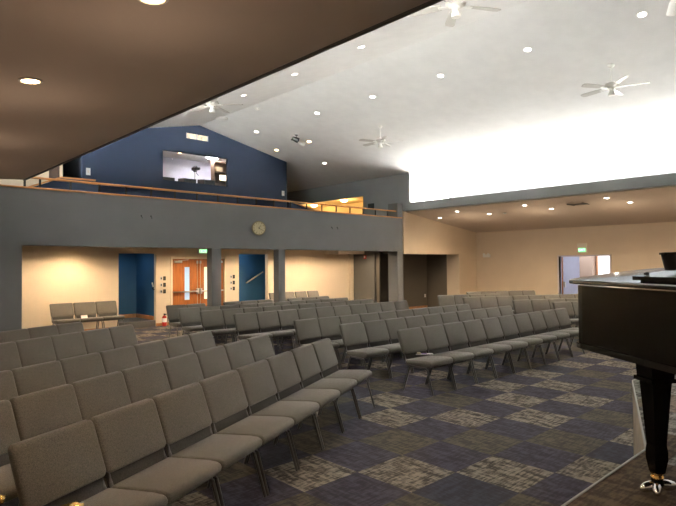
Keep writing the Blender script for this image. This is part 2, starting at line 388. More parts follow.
# ceilings
bm = NB()
for s in (-1, 1):
    xe = XB+.12 if s > 0 else XL-.12
    prism(bm, [(XR, YF, ZRIDGE), (xe, YF, ceil_z(xe)), (xe, YF, ceil_z(xe)+.1), (XR, YF, ZRIDGE+.1)], (0, 21.5-YF, 0))
struct('ceiling', bm, M_CEIL)
bm = NB(); prism(bm, [(XB+.2, YF, soff_z(XB+.2)), (XW, YF, soff_z(XW)), (XW, YF, soff_z(XW)+.1), (XB+.2, YF, soff_z(XB+.2)+.1)], (0, YB-YF, 0))
struct('ceiling_right_aisle', bm, M_SOFF)
bm = NB(); prism(bm, [(XL, YF, 3.44), (XN, YF, 3.10), (XN, YF, 3.2), (XL, YF, 3.54)], (0, 11.3-YF, 0))
struct('ceiling_left_aisle', bm, M_SOFF)
bm = NB(); prism(bm, [(XL-.02, YF, 3.425), (XL+.015, YF, 3.425), (XL+.015, YF, 3.56), (XL-.02, YF, 3.56)], (0, 11.31-YF, 0))
struct('trim_6', bm, M_BLKT if 'M_BLKT' in globals() else M_DGREY)
wall_boxes('ceiling_balcony_left', [((XN, 11.3, 3.74), (XL-.12, 17.6, 3.79))], M_SOFF)
bm = NB(); prism(bm, [(XN, 11.2, 3.11), (XL-.12, 11.2, 3.435), (XL-.12, 11.2, 3.78), (XN, 11.2, 3.78)], (0, .1, 0)); struct('wall_left_bulkhead', bm, M_BEIGE)

# clerestory windows (four bays above the beam)
bays = [(12.35, 10.6), (10.6, 5.6), (5.6, .6), (.6, -4.4)]
for k, (y1, y0) in enumerate(bays):
    bm = NB()
    for a, b in (((XB, y0, 4.0), (XB+.12, y0+.006, 5.07)), ((XB, y1-.006, 4.0), (XB+.12, y1, 5.07)), ((XB, y0, 4.0), (XB+.12, y1, 4.012)), ((XB, y0, 5.075), (XB+.12, y1, 5.1))): box(bm, a, b)
    w = struct('window_%d' % (k+1), bm, M_WHITE)
    bm = NB(); box(bm, (XB+.06, y0+.035, 4.03), (XB+.07, y1-.035, 5.04))
    mesh_obj('pane', bm, M_GLASS, w)
wall_boxes('wall_clerestory_front', [((XB, YF, 4.0), (XB+.12, -4.4, 5.2))], M_GREY2)

for k, (y1, y0) in enumerate([(15.8, 10.9), (10.9, 5.6), (5.6, .6)]):  # unseen left windows, added to brighten the right ceiling slope
    bm = NB()
    for a, b in (((XL-.12, y0, 4.0), (XL, y0+.006, 5.07)), ((XL-.12, y1-.006, 4.0), (XL, y1, 5.07)), ((XL-.12, y0, 4.0), (XL, y1, 4.012)), ((XL-.12, y0, 5.075), (XL, y1, 5.1))): box(bm, a, b)
    w = struct('window_%d' % (k+8), bm, M_WHITE)
    bm = NB(); box(bm, (XL-.07, y0+.006, 4.012), (XL-.06, y1-.006, 5.07)); mesh_obj('pane', bm, M_GLASS, w)
bm = NB(); prism(bm, [(XL-.12, YF-1, 3.96), (-12, YF-1, 3.2), (-12, YF-1, 3.28), (XL-.12, YF-1, 4.0)], (0, 16.2-YF+1, 0))
struct('roof_bounce_left', bm, mat('left_bounce_white', (.88, .88, .86), .9))  # unseen roof added as a reflector, made whiter to strengthen the bounce
# low white membrane roof of the right aisle outside the clerestory windows, lit by the sun
bm = NB(); prism(bm, [(XB+.2, YF-1, 3.93), (30, YF-1, 3.2), (30, YF-1, 3.28), (XB+.2, YF-1, 4.0)], (0, 13.4-YF+1, 0))
struct('roof_aisle', bm, mat('white_roof_membrane', (.76, .76, .745), .9))
wall_boxes('wall_leak_block', [((XN-.2, 21.6, 0), (18.3, 21.7, 7)), ((18.3, 21.6, 0), (24.5, 21.7, 2.7)), ((XN-.2, 16.2, 3.7), (XL-.1, 21.7, 3.9)), ((18.2, YB+.75, 2.6), (24.5, 21.6, 2.7))], M_GREY)  # unseen back walls and caps added to keep sky light out
# ------------------------------------------------------------------ columns
def column(x0, x1, depth, label, m=M_GREY):
    bm = NB(); box(bm, (x0, YB+.0, 0), (x1, YB+depth, 2.28), bev=.006)
    o = mesh_obj('column', bm, m); tag(o, label, 'column')
column(7.41, 7.69, .25, 'grey square column in front of the wooden double doors')
column(9.58, 9.82, .24, 'grey square column to the left of the row of chairs against the back wall')
column(14.82, 15.13, .44, 'wide grey pier at the right end of the balcony')

# ------------------------------------------------------------------ balcony railing
rl = thing('balcony_railing', 'oak railing on thin dark posts along the top of the balcony front', 'railing', (3.0, YB+.06, 3.46))
def rel(bm, o): bmesh.ops.translate(bm, verts=bm.verts, vec=-Vector(o.location)); return bm
bm = NB(); box(bm, (XN+.01, YB-.03, 3.462), (XB-.01, YB+.21, 3.50), bev=.008); mesh_obj('base_board', rel(bm, rl), M_WOOD, rl)
bm = NB(); box(bm, (3.03, YB+.035, 3.685), (14.83, YB+.095, 3.73), bev=.012); mesh_obj('top_rail', rel(bm, rl), M_WOOD, rl)
xs = [2.91+.15, 3.35]+[3.96+.613*k for k in range(18)]
for x in xs:
    bm = NB(); box(bm, (x-.02, YB+.055, 3.501), (x+.02, YB+.075, 3.686)); mesh_obj('post', rel(bm, rl), M_BLACKM, rl)

# ------------------------------------------------------------------ double doors (back wall)
def hbox(a, b, m, name, parent, bev=0):
    bm = NB(); box(bm, a, b, bev=bev); return mesh_obj(name, bm, m, parent)
bm = NB(); box(bm, (D0-.06, YD-.025, 0), (D0, YD+.10, DDZ+.06)); box(bm, (D1, YD-.025, 0), (D1+.06, YD+.10, DDZ+.06)); box(bm, (D0-.06, YD-.025, DDZ), (D1+.06, YD+.10, DDZ+.06))
dr = struct('door_1', bm, mat('cream_door_frame', (.72, .60, .44), .6))
mid = (D0+D1)/2
def leaf(x0, x1, g0, g1, gm, hinge_left):
    bm = NB(); z1 = DDZ-.005
    for a, b in (((x0, YD+.03, .01), (g0, YD+.075, z1)), ((g1, YD+.03, .01), (x1, YD+.075, z1)), ((g0, YD+.03, .01), (g1, YD+.075, .75)), ((g0, YD+.03, 1.79), (g1, YD+.075, z1))): box(bm, a, b)
    lf = mesh_obj('door_leaf', bm, M_DOOR, dr)
    hbox((g0, YD+.045, .75), (g1, YD+.055, 1.79), gm, 'glass_strip', lf)
    bm = NB(); tube(bm, [(x0+.03, YD-.03, 1.01), (x1-.03, YD-.03, 1.01)], .022, 10)
    xe = x1-.05 if hinge_left else x0+.05
    box(bm, (xe-.035, YD-.045, .93), (xe+.035, YD+.03, 1.10), bev=.006)
    for xx in (x0+.06, x1-.06): box(bm, (xx-.02, YD-.03, .99), (xx+.02, YD+.03, 1.03))
    mesh_obj('panic_bar', bm, M_STEEL, lf, True)
    bm = NB(); xa, xb = (x0+.06, x0+.32) if hinge_left else (x1-.32, x1-.06)
    box(bm, (xa, YD-.03, DDZ-.13), (xb, YD+.03, DDZ-.06), bev=.008)
    tube(bm, [((xa+xb)/2, YD-.02, DDZ-.06), ((xb+.2 if hinge_left else xa-.2), YD-.05, DDZ-.03)], .010, 8)
    mesh_obj('door_closer', bm, M_STEEL, lf, True)
    bm = NB(); tube(bm, [(xe, YD+.015, .12), (xe, YD+.015, 1.98)], .007, 8); box(bm, (xe-.025, YD, 1.9), (xe+.025, YD+.03, 1.99)); mesh_obj('bolt_rod', bm, M_STEEL, lf)
leaf(D0+.005, mid-.003, 8.38, 8.56, M_DLB, True)
leaf(mid+.003, D1-.005, 9.07, 9.235, M_DLW, False)

# ------------------------------------------------------------------ exit signs
def text_mesh(s, size, depth, m, name, parent, M):
    cu = bpy.data.curves.new('txt', 'FONT'); cu.body = s; cu.size = size; cu.extrude = depth; cu.align_x = 'CENTER'; cu.align_y = 'CENTER'
    t = bpy.data.objects.new('txt', cu); C.objects.link(t)
    bpy.context.view_layer.update()
    me = bpy.data.meshes.new_from_object(t.evaluated_get(bpy.context.evaluated_depsgraph_get()))
    bpy.data.objects.remove(t); me.materials.clear(); me.materials.append(m)
    me.transform(M)
    o = bpy.data.objects.new(name, me); C.objects.link(o); o.parent = parent
    return o
FACE_Y = Matrix.Rotation(PI/2, 4, 'X')                     # readable from -y
FACE_X = Matrix.Rotation(-PI/2, 4, 'Z') @ Matrix.Rotation(PI/2, 4, 'X')   # readable from -x
t = thing('exit_sign', 'lit exit sign mounted above the wooden double doors', 'exit sign', (9.0, YD, 2.30))
hbox((-.19, -.08, -.075), (.19, -.001, .075), M_WHITE, 'housing', t, .008)
hbox((-.16, -.083, -.055), (.16, -.081, .055), mat('exit_sign_face', (.75, .85, .6), .5, emit=(.85, 1, .62), estr=.40), 'face', t)
text_mesh('EXIT', .13, .002, M_EXIT, 'letters', t, Matrix.Translation((0, -.086, 0)) @ FACE_Y)
t = thing('exit_sign', 'lit green exit sign on the tan wall above the open lobby door', 'exit sign', (XW, 8.31, 2.36))
hbox((-.05, -.17, -.17), (-.001, .17, .17), M_PLATE, 'housing', t, .008)
hbox((-.053, -.12, -.145), (-.051, .12, -.005), mat('exit_sign_green_face', (.2, .6, .3), .5, emit=(.12, .75, .25), estr=.7), 'face', t)
text_mesh('EXIT', .12, .002, mat('exit_letters_bright', (.5, 1, .6), .5, emit=(.35, 1, .45), estr=2.0), 'letters', t, Matrix.Translation((-.056, 0, -.075)) @ FACE_X)

# ------------------------------------------------------------------ switch panels by the doors
def switches(x, label):
    t = thing('switch_panel', label, 'switches', (x, YD, 1.25), 0, 'switch panels beside the double doors')
    for r in range(3):
        z = .2-.2*r
        for c in range(2):
            xx = -.055+.11*c
            pl = hbox((xx-.042, -.010, z-.062), (xx+.042, -.001, z+.062), M_BLK if c else M_STEEL, 'switch_plate', t, .003)
            hbox((xx-.016, -.018, z-.03), (xx+.016, -.0105, z+.03), M_BLK if c == 0 else mat('dark_grey_plastic', (.05, .05, .05), .5), 'switch', pl)
switches(7.635, 'six small wall plates between the blue alcove and the wooden doors')
switches(10.12, 'six small wall plates between the wooden doors and the handrail alcove')

# ------------------------------------------------------------------ handrails in alcoves
t = thing('handrail', 'light wooden handrail rising to the right on the blue stair wall', 'handrail', (11.3, 16.95, 1.38))
bm = NB(); tube(bm, [(-.02, -.07, -.19), (.72, -.07, .20)], .024, 10); mesh_obj('rail', bm, mat('pale_rail_wood', (.62, .42, .25), .45), t, True)
for s in (.12, .6):
    bm = NB(); z = -.19+s*.53-.02; tube(bm, [(s, -.068, z), (s, -.068, z-.05), (s, -.03, z-.07), (s, -.001, z-.07)], .008, 8); mesh_obj('bracket', bm, M_BLACKM, t, True)
t = thing('handrail', 'stub end of a handrail on a black bracket in the left blue alcove', 'handrail', (A1, 16.06, 1.2))
bm = NB(); tube(bm, [(-.06, .0, .0), (-.06, .06, .12)], .022, 10); mesh_obj('rail', bm, M_CARD, t, True)
bm = NB(); tube(bm, [(-.06, .03, .02), (-.06, .03, -.05), (-.03, .03, -.08), (-.001, .03, -.08)], .016, 8); mesh_obj('bracket', bm, M_BLACKM, t, True)

# ------------------------------------------------------------------ clock
t = thing('wall_clock', 'round cream wall clock on the grey balcony front', 'clock', (8.86, YB, 2.86), R(-17))
Mc = Matrix.Translation((0, -.06, 0)) @ Matrix.Rotation(PI/2, 4, 'X')
bm = NB(); lathe(bm, [(0, 0), (.19, 0), (.20, .01), (.20, .05), (.185, .062), (.172, .055), (0, .05)], 40, Matrix.Translation((0,-.06,0)) @ Matrix.Rotation(PI/2, 4, 'X')); mesh_obj('case', bm, mat('clock_rim', (.30, .25, .14), .4, metal=.4), t, True)
bm = NB(); lathe(bm, [(0, 0), (.172, 0), (.172, .004), (0, .004)], 40, Matrix.Translation((0,-.1155,0)) @ Matrix.Rotation(PI/2, 4, 'X')); mesh_obj('face', bm, M_CLOCK, t)
bm = NB()
for k in range(12):
    a = 2*PI*k/12; c, s = math.cos(a), math.sin(a)
    prism(bm, [(c*.135-s*.006, -.121, s*.135+c*.006), (c*.160-s*.006, -.121, s*.160+c*.006), (c*.160+s*.006, -.121, s*.160-c*.006), (c*.135+s*.006, -.121, s*.135-c*.006)], (0, .0012, 0))
mesh_obj('hour_marks', bm, M_BROWN, t)
for nm, L_, a, w in (('hour_hand', .085, R(60), .007), ('minute_hand', .125, R(-30), .005)):
    c, s = math.cos(a), math.sin(a); bm = NB()
    prism(bm, [(-s*w-c*.02, -.124, c*w-s*.02), (c*L_-s*w*.5, -.124, s*L_+c*w*.5), (c*L_+s*w*.5, -.124, s*L_-c*w*.5), (s*w-c*.02, -.124, -c*w-s*.02)], (0, .0015, 0)); mesh_obj(nm, bm, M_BLK, t)
bm = NB(); box(bm, (-.08, -.058, -.08), (.08, .05, .08)); mesh_obj('mount', bm, M_BLK, t)

# small hooks on the balcony front
for k, (x, z, lb) in enumerate(((5.52, 3.0, 'small dark hook on the balcony front, leftmost'), (5.76, 3.0, 'small dark hook on the balcony front, second from left'), (11.66, 2.98, 'small dark hook on the balcony front, second from right'), (11.9, 2.98, 'small dark hook on the balcony front, rightmost'))):
    bm = NB(); tube(bm, [(x, YB-.002, z+.03), (x, YB-.02, z+.02), (x+.01, YB-.03, z-.01), (x+.015, YB-.02, z-.03)], .006, 8); box(bm, (x-.012, YB-.006, z+.01), (x+.012, YB-.0005, z+.045))
    tag(mesh_obj('wall_hook', bm, M_BLACKM), lb, 'hook')

# ------------------------------------------------------------------ fire extinguisher, alarm, emergency light, vents, plates
t = thing('fire_extinguisher', 'red fire extinguisher on the floor beside the wooden doors', 'fire extinguisher', (7.62, YD-.14, .002))
bm = NB(); lathe(bm, [(0, 0), (.06, 0), (.068, .01), (.068, .26), (.05, .30), (.02, .315), (.02, .33), (0, .33)], 20); mesh_obj('cylinder', bm, M_RED, t, True)
bm = NB(); lathe(bm, [(0, .33), (.022, .33), (.022, .365), (0, .37)], 12); box(bm, (-.012, -.11, .365), (.012, .03, .378)); box(bm, (-.012, -.10, .335), (.012, .0, .345)); mesh_obj('valve', bm, M_BLK, t)
bm = NB(); tube(bm, [(.02, 0, .35), (.09, 0, .36), (.11, 0, .30), (.10, 0, .18), (.085, 0, .10)], .010, 8); mesh_obj('hose', bm, M_BLK, t, True)
bm = NB(); lathe(bm, [(.0695, .12), (.0705, .12), (.0705, .24), (.0695, .24)], 20); mesh_obj('paper_label', bm, M_CARD, t, True)
t = thing('fire_alarm', 'small red fire alarm on the dark grey wall under the balcony', 'fire alarm', (15.8, 15.2, 2.12))
hbox((-.045, -.06, -.07), (-.001, .06, .07), M_RED, 'body', t, .006)
bm = NB(); lathe(bm, [(0, 0), (.04, 0), (.03, .02), (0, .028)], 14, Matrix.Translation((-.046, 0, .01)) @ Matrix.Rotation(-PI/2, 4, 'Y')); mesh_obj('strobe', bm, M_CARD, t, True)
t = thing('emergency_light', 'white emergency light unit on the tan wall', 'emergency light', (XW, 12.18, 2.14))
hbox((-.08, -.16, -.06), (-.001, .16, .06), M_WHITE, 'body', t, .01)
for s in (-.1, .1):
    bm = NB(); lathe(bm, [(0, 0), (.035, 0), (.05, .05), (.045, .055), (0, .045)], 14, Matrix.Translation((-.05, s, .066)) @ Matrix.Rotation(-PI/2, 4, 'Y')); mesh_obj('lamp_head', bm, M_WHITE, t, True)
def hbox(a, b, m, name, parent, bev=0):
    bm = NB(); box(bm, a, b, bev=bev); return mesh_obj(name, bm, m, parent)
def vent(name, label, loc, w, h, axis, m):
    t = thing(name, label, 'vent', loc)
    if axis == 'x':   # on a wall facing -x, w along y
        bm = NB()
        for a, b in (((-.012, -w/2, -h/2), (-.001, w/2, -h/2+.02)), ((-.012, -w/2, h/2-.02), (-.001, w/2, h/2)), ((-.012, -w/2, -h/2), (-.001, -w/2+.02, h/2)), ((-.012, w/2-.02, -h/2), (-.001, w/2, h/2))): box(bm, a, b)
        mesh_obj('frame', bm, m, t)
        hbox((-.004, -w/2+.01, -h/2+.01), (-.0005, w/2-.01, h/2-.01), mat('vent_grey', (.04, .04, .04), .7), 'backing', t)
        bm = NB()
        for k in range(6):
            z = -h/2+.03+(h-.06)*k/5; box(bm, (-.009, -w/2+.02, z-.004), (-.001, w/2-.02, z+.006))
        mesh_obj('slat', bm, M_BLK, t)
vent('air_vent', 'small dark louvred vent on the grey side wall above the balcony', (XB, 14.21, 4.03), .32, .2, 'x', M_BLK)
bm = NB(); z = soff_z(16.25)
for k in range(5): box(bm, (16.05+.09*k, 6.7, z-.028+k*.0), (16.09+.09*k, 7.1, z-.015))
box(bm, (16.0, 6.66, z-.035), (16.46, 6.7, z-.005)); box(bm, (16.0, 7.1, z-.035), (16.46, 7.14, z-.005))
tag(mesh_obj('air_vent', bm, M_DGREY), 'flat ceiling air vent in the right aisle soffit', 'vent')
def plate(x, y, z, w, h, axis, m, label, name='wall_plate', cat='wall plate', rock=True):
    t = thing(name, label, cat, (x, y, z))
    if axis == 'y':
        hbox((-w/2, -.010, -h/2), (w/2, -.001, h/2), m, 'cover', t, .002)
        hbox((-w/6, -.016, -h/5), (w/6, -.0105, h/5), M_PLATE, 'toggle', t)
plate(5.43, YD+.01, 4.50, .12, .2, 'y', M_WHITE, 'white switch plate at the left end of the blue gable wall', 'light_switch', 'light switch')
plate(12.3, YD+.01, 4.46, .12, .18, 'y', M_WHITE, 'white switch plate at the right end of the blue gable wall', 'light_switch', 'light switch')
plate(18.45, 14.3, .50, .09, .13, 'y', M_WHITE, 'white outlet plate low on the dark recess wall', 'outlet', 'outlet')

# ------------------------------------------------------------------ ceiling lights
SPOTS = []
def can(x, y, z, slope, label, warm=False, group='recessed ceiling lights', r=.085):
    t = thing('recessed_light', label, 'ceiling light', (x, y, z), 0, group)
    t.rotation_euler = (0, slope, 0)
    t.scale = (.78, .78, .78)
    if 'ring' not in CAN:
        bm = NB(); lathe(bm, [(.085, 0), (.11, 0), (.115, -.008), (.09, -.012), (.08, 0)], 24); o = mesh_obj('trim_ring', bm, M_WHITE, t, True); CAN['ring'] = o.data
    else:
        o = bpy.data.objects.new('trim_ring', CAN['ring']); C.objects.link(o); o.parent = t
    key = 'w' if warm else 'c'
    if key not in CAN:
        bm = NB(); lathe(bm, [(0, -.012), (.05, -.011), (.085, -.003), (.085, 0), (0, 0)], 20); o = mesh_obj('lens', bm, M_GLOWW if warm else M_GLOW, t, True); CAN[key] = o.data
    else:
        o = bpy.data.objects.new('lens', CAN[key]); C.objects.link(o); o.parent = t
    return t
CAN = {}
aR = math.atan(SL)
def spot(x, y, z, e, size=100, col=(1, .75, .48), blend=.9, r=.08, aim=None):
    l = bpy.data.lights.new('spot', 'SPOT'); l.energy = e; l.spot_size = R(size); l.spot_blend = blend; l.color = col; l.shadow_soft_size = r
    o = bpy.data.objects.new('lamp', l); C.objects.link(o); o.location = (x, y, z)
    if aim: o.rotation_euler = (Vector(aim)-Vector((x, y, z))).to_track_quat('-Z', 'Y').to_euler()
    return o
g = 'recessed lights in the white vaulted ceiling'
for k, y in enumerate((11.68, 9.62, 7.52)):
    can(7.75, y, ceil_z(7.75)-.001, -aR, 'round recessed light left of the ceiling ridge, %s from the gable wall' % ORD[k], group=g)
for k, (y, x) in enumerate(((14.57, 10.15), (11.63, 10.17), (9.52, 10.21), (7.41, 10.22), (5.31, 10.25), (3.21, 10.26))):
    can(x, y, ceil_z(x)-.001, aR, 'round recessed light right of the ceiling ridge, %s from the gable wall' % ORD[k], group=g)
for k, (y, x) in enumerate(((15.3, 11.5), (13.55, 11.5))):
    can(x, y, ceil_z(x)-.001, aR, 'warm glowing ceiling light beside the gable wall, %s from it' % ORD[k], True, g)
can(13.15, 14.64, ceil_z(13.15)-.001, aR, 'round recessed light low on the ceiling near the side wall opening', group=g)
def soff_l(x): return 3.44-(XL-x)*.34/4.71
sr = math.atan((3.72-3.12)/(XW-XB))
for k, y in enumerate((10.87, 8.39, 5.95, 3.5, 1.05)):
    can(15.85, y, soff_z(15.85)-.001, sr, 'recessed light next to the beam in the right aisle soffit, %s from the recess' % ORD[k], group='recessed lights in the right aisle soffit')
    spot(15.85, y, soff_z(15.85)-.05, 26*K_AISLE, 160)
for k, y in enumerate((12.15, 10.1, 7.9, 5.6, 3.2)):
    can(16.62, y, soff_z(16.62)-.001, sr, 'recessed light further from the beam in the right aisle soffit, %s from the recess' % ORD[k], group='recessed lights in the right aisle soffit')
    if k: spot(16.62, y, soff_z(16.62)-.05, 26*K_AISLE, 160)
for k, (x, y) in enumerate(((1.21, 4.88), (1.34, 2.93))):
    z = 3.44-(XL-x)*.34/4.71
    can(x, y, z-.001, -math.atan(.34/4.71), 'warm recessed light in the brown left soffit, %s' % ('farther from the stage' if k == 0 else 'cut by the top edge of the photo'), True, 'recessed lights in the left aisle soffit')
    spot(x, y, z-.05, 42*K_LEFT, 150, (1, .68, .40))
for y in (1.2, 7.6, 9.8): spot(1.4, y, 3.28, 30*K_LEFT, 150, (1, .68, .40))
def fill_point(x, y, z, e, col, r=.12):  # soft fill without a fitting, added to lift the aisle soffits
    l = bpy.data.lights.new('fill_point', 'POINT'); l.energy = e; l.color = col; l.shadow_soft_size = r
    o = bpy.data.objects.new('lamp', l); C.objects.link(o); o.location = (x, y, z)
for x, y in ((1.33, 5.36), (1.45, 3.2), (1.4, 7.6), (1.4, 9.8), (1.4, .6)): fill_point(x, y, soff_l(x)-.7, 4.5*K_LEFT, (1, .74, .54), .4)
for y in (10.9, 8.4, 5.95, 3.4, .8): fill_point(16.6, y, soff_z(16.6)-1.0, 4.2*K_AISLE, (1, .78, .55), .4)
# under the balcony
for k, x in enumerate((4.9, 10.95, 13.2, 8.3)):
    e = (28, 14, 14, 9)[k]*K_BALC
    spot(x, 15.2, 2.44, e, 150, (1, .74, .45))
for x, e in ((3.9, 12), (7.3, 18), (9.9, 18), (12.1, 22), (14.6, 20)): spot(x, 14.3, 2.44, e*K_BALC, 165, (1, .78, .54), .4)  # extra unseen spots added to even out the back wall
# stage wash from the ceiling
for x, y in ((7.75, 1.0), (10.2, 1.0)): spot(x, y, ceil_z(x)-.1, 60*K_HOUSE, 100, (1, .86, .7))
# hall ceiling: general house lights
for x in (7.75, 10.2):
    for y in (11.6, 7.4, 5.3): spot(x, y, ceil_z(x)-.06, 30*K_HOUSE, 110, (1, .88, .72))
spot(11.5, 15.3, ceil_z(11.5)-.08, 14, 120, (1, .62, .32)); spot(11.5, 13.55, ceil_z(11.5)-.08, 14, 120, (1, .62, .32))
# blue alcoves
spot(6.6, 16.6, 2.6, 14, 150, (.8, .9, 1)); spot(11.0, 16.5, 2.6, 14, 150, (.8, .9, 1))

# smoke detector and round vent
for x, y, r, lb, nm, ct in ((9.08, 13.0, .07, 'small white smoke detector on the ceiling near the ridge', 'smoke_detector', 'smoke detector'), (8.95, 14.68, .2, 'round white ceiling diffuser in front of the gable peak', 'ceiling_diffuser', 'vent'), (16.6, 9.5, .06, 'small round detector on the right aisle soffit', 'smoke_detector', 'smoke detector')):
    z = ceil_z(x) if x < XB else soff_z(x)
    bm = NB(); lathe(bm, [(0, -.05), (r*.5, -.05), (r*.8, -.035), (r, -.012), (r, .0), (0, .0)], 20, Matrix.Translation((x, y, z-.012))); tag(mesh_obj(nm, bm, M_WHITE, None, True), lb, ct)

# theatre spots on the ceiling near the gable
t = thing('stage_spotlight', 'pair of black and white spotlights under the ceiling by the gable wall', 'spotlight', (10.93, 13.51, ceil_z(10.93)))
bm = NB(); tube(bm, [(0, 0, -.0), (0, 0, -.18)], .015, 8); lathe(bm, [(0, -.02), (.06, -.02), (.06, -.001), (0, -.001)], 14); mesh_obj('stem', bm, M_BLACKM, t)
for k, (dx, dz, m_) in enumerate(((-.16, -.12, M_BLK), (.10, -.22, M_WHITE))):
    bm = NB(); lathe(bm, [(0, 0), (.05, 0), (.075, .05), (.085, .22), (.075, .22), (.06, .1), (0, .1)], 18, Matrix.Translation((dx, 0, dz)) @ Matrix.Rotation(R(115), 4, Vector((.6, .8, 0)))); mesh_obj('lamp_can', bm, m_, t, True)
bm = NB(); box(bm, (-.2, -.015, -.2), (.2, .015, -.17)); mesh_obj('bar', bm, M_BLK, t)

# track lights at the upper right
z0 = ceil_z(10.1)
t = thing('track_light', 'black ceiling track with white cylinder spots above the stage front', 'track light', (10.2, 2.72, ceil_z(10.2)))
bm = NB(); prism(bm, [(0, -.02, -.03), (1.35, -.02, -.03-SL*1.35), (1.35, -.02, -.001-SL*1.35), (0, -.02, -.001)], (0, .04, 0)); mesh_obj('track', bm, M_BLACKM, t)
for s in (-.02, 1.08):
    bm = NB(); Mh = Matrix.Translation((s, 0, -.09-SL*s)) @ Matrix.Rotation(R(222), 4, Vector((.5, -.8, 0)))
    lathe(bm, [(0, -.10), (.05, -.10), (.065, -.07), (.075, .12), (.07, .12), (.062, .10), (0, .10)], 20, Mh)
    sh = mesh_obj('spot_head', bm, M_WHITE, t, True)
    bm = NB(); lathe(bm, [(0, .102), (.06, .102), (.06, .106), (0, .106)], 20, Mh); mesh_obj('lens', bm, M_GLOW, sh)
    bm = NB(); tube(bm, [(s, 0, -.03-SL*s), (s, 0, -.10-SL*s)], .012, 8); mesh_obj('stem', bm, M_WHITE, sh)

# ------------------------------------------------------------------ ceiling fans
def fan_proto(loc, label, rz):
    t = thing('ceiling_fan', label, 'ceiling fan', loc, rz, 'white ceiling fans')
    bm = NB(); lathe(bm, [(0, 0), (.07, 0), (.065, -.03), (.03, -.07), (0, -.075)], 20); mesh_obj('canopy', bm, M_WHITE, t, True)
    bm = NB(); tube(bm, [(0, 0, -.05), (0, 0, -.36)], .012, 10); mesh_obj('downrod', bm, M_WHITE, t, True)
    bm = NB(); lathe(bm, [(0, -.34), (.03, -.345), (.06, -.37), (.125, -.385), (.14, -.41), (.14, -.45), (.11, -.475), (.06, -.49), (0, -.49)], 28); mesh_obj('motor', bm, mat('fan_housing', (.6, .58, .53), .4), t, True)
    for k in range(5):
        a = 2*PI*k/5; Mz = Matrix.Rotation(a, 4, 'Z')
        bm = NB(); prism(bm, [(.10, -.02, -.475), (.24, -.035, -.475), (.24, .035, -.475), (.10, .02, -.475)], (0, 0, .008)); bmesh.ops.transform(bm, matrix=Mz, verts=bm.verts)
        ar = mesh_obj('blade_arm', bm, M_WHITE, t)
        bm = NB(); pts = [(.20, -.05), (.30, -.062), (.60, -.07), (.66, -.055), (.675, 0), (.66, .055), (.60, .07), (.30, .062), (.20, .05)]
        prism(bm, [(x, y, -.465+y*.2) for x, y in pts], (0, 0, .008)); bmesh.ops.transform(bm, matrix=Mz, verts=bm.verts)
        mesh_obj('blade', bm, mat('fan_blade_shaded', (.42, .40, .36), .5), t)  # blade white darkened so its colour carries the shadow side
    bm = NB(); lathe(bm, [(0, -.49), (.055, -.49), (.06, -.52), (0, -.52)], 16); mesh_obj('light_fitter', bm, M_WHITE, t, True)
    bm = NB(); lathe(bm, [(.035, -.52), (.04, -.53), (.065, -.60), (.06, -.625), (0, -.635)], 18); mesh_obj('glass_shade', bm, mat('frosted_shade', (.85, .83, .78), .4), t, True)
    return t
fans = [((11.57, 4.21), 'white ceiling fan at right, over the stage end of the hall', .1), ((11.65, 10.57), 'white ceiling fan near the bright windows, middle of the photo', .3), ((6.3, 4.30), 'white ceiling fan cut off by the top edge of the photo', .75), ((6.2, 10.57), 'white ceiling fan in front of the gable peak, beside the brown soffit', .5)]
f0 = fan_proto((fans[0][0][0], fans[0][0][1], ceil_z(fans[0][0][0])-.001), fans[0][1], fans[0][2])
index_kids()
for (x, y), lb, rz in fans[1:]: dup(f0, (x, y, ceil_z(x)-.001), rz, lb)

# hallway globe lamps
for k, (x, y) in enumerate(((16.65, 17.28), (16.95, 19.64))):
    t = thing('hallway_lamp', ['glowing flush ceiling lamp in the cream upper hallway, nearer to the vent', 'glowing flush ceiling lamp in the cream upper hallway, farther from the vent'][k], 'ceiling light', (x, y, 4.679), 0, 'upper hallway lamps')
    bm = NB(); lathe(bm, [(0, 0), (.17, 0), (.17, -.02), (0, -.02)], 20); mesh_obj('base', bm, M_BRASS, t, True)
    bm = NB(); lathe(bm, [(.16, -.02), (.15, -.06), (.10, -.10), (0, -.12)], 20); mesh_obj('globe', bm, M_GLOWH, t, True)
    l = bpy.data.lights.new('hall', 'POINT'); l.energy = 26; l.color = (1, .62, .25); l.shadow_soft_size = .12
    o = bpy.data.objects.new('lamp', l); C.objects.link(o); o.location = (x, y, 4.42)

# ------------------------------------------------------------------ control booth behind the blue wall
wall_boxes('wall_booth', [((5.5, 18.4, 2.86), (12.3, 18.5, 6.3)), ((5.4, YD+.13, 2.86), (5.5, 18.5, 6.3)), ((12.24, YD+.14, 2.86), (12.34, 18.5, 6.3))], M_WHITEW)
wall_boxes('ceiling_booth', [((5.5, YD+.13, 5.72), (12.24, 18.4, 5.78))], M_WHITE)
w = struct('window_5', (lambda b: ([box(b, *q) for q in (((W0, YD, WZ0-.03), (W1, YD+.14, WZ0)), ((W0-.0, YD+.0, WZ1), (W1, YD+.14, WZ1+.02)))], b)[1])(NB()), M_BLUE)
bm = NB(); box(bm, (W0, YD+.07, WZ0), (W1, YD+.076, WZ1)); mesh_obj('glass_pane', bm, M_GLASS, w)
w = struct('window_6', (lambda b: ([box(b, *q) for q in (((8.80, YD+.02, SZ0), (8.84, YD+.10, SZ1)), ((S0, YD+.02, SZ0), (S0+.02, YD+.10, SZ1)), ((S1-.02, YD+.02, SZ0), (S1, YD+.10, SZ1)))], b)[1])(NB()), M_WHITE)
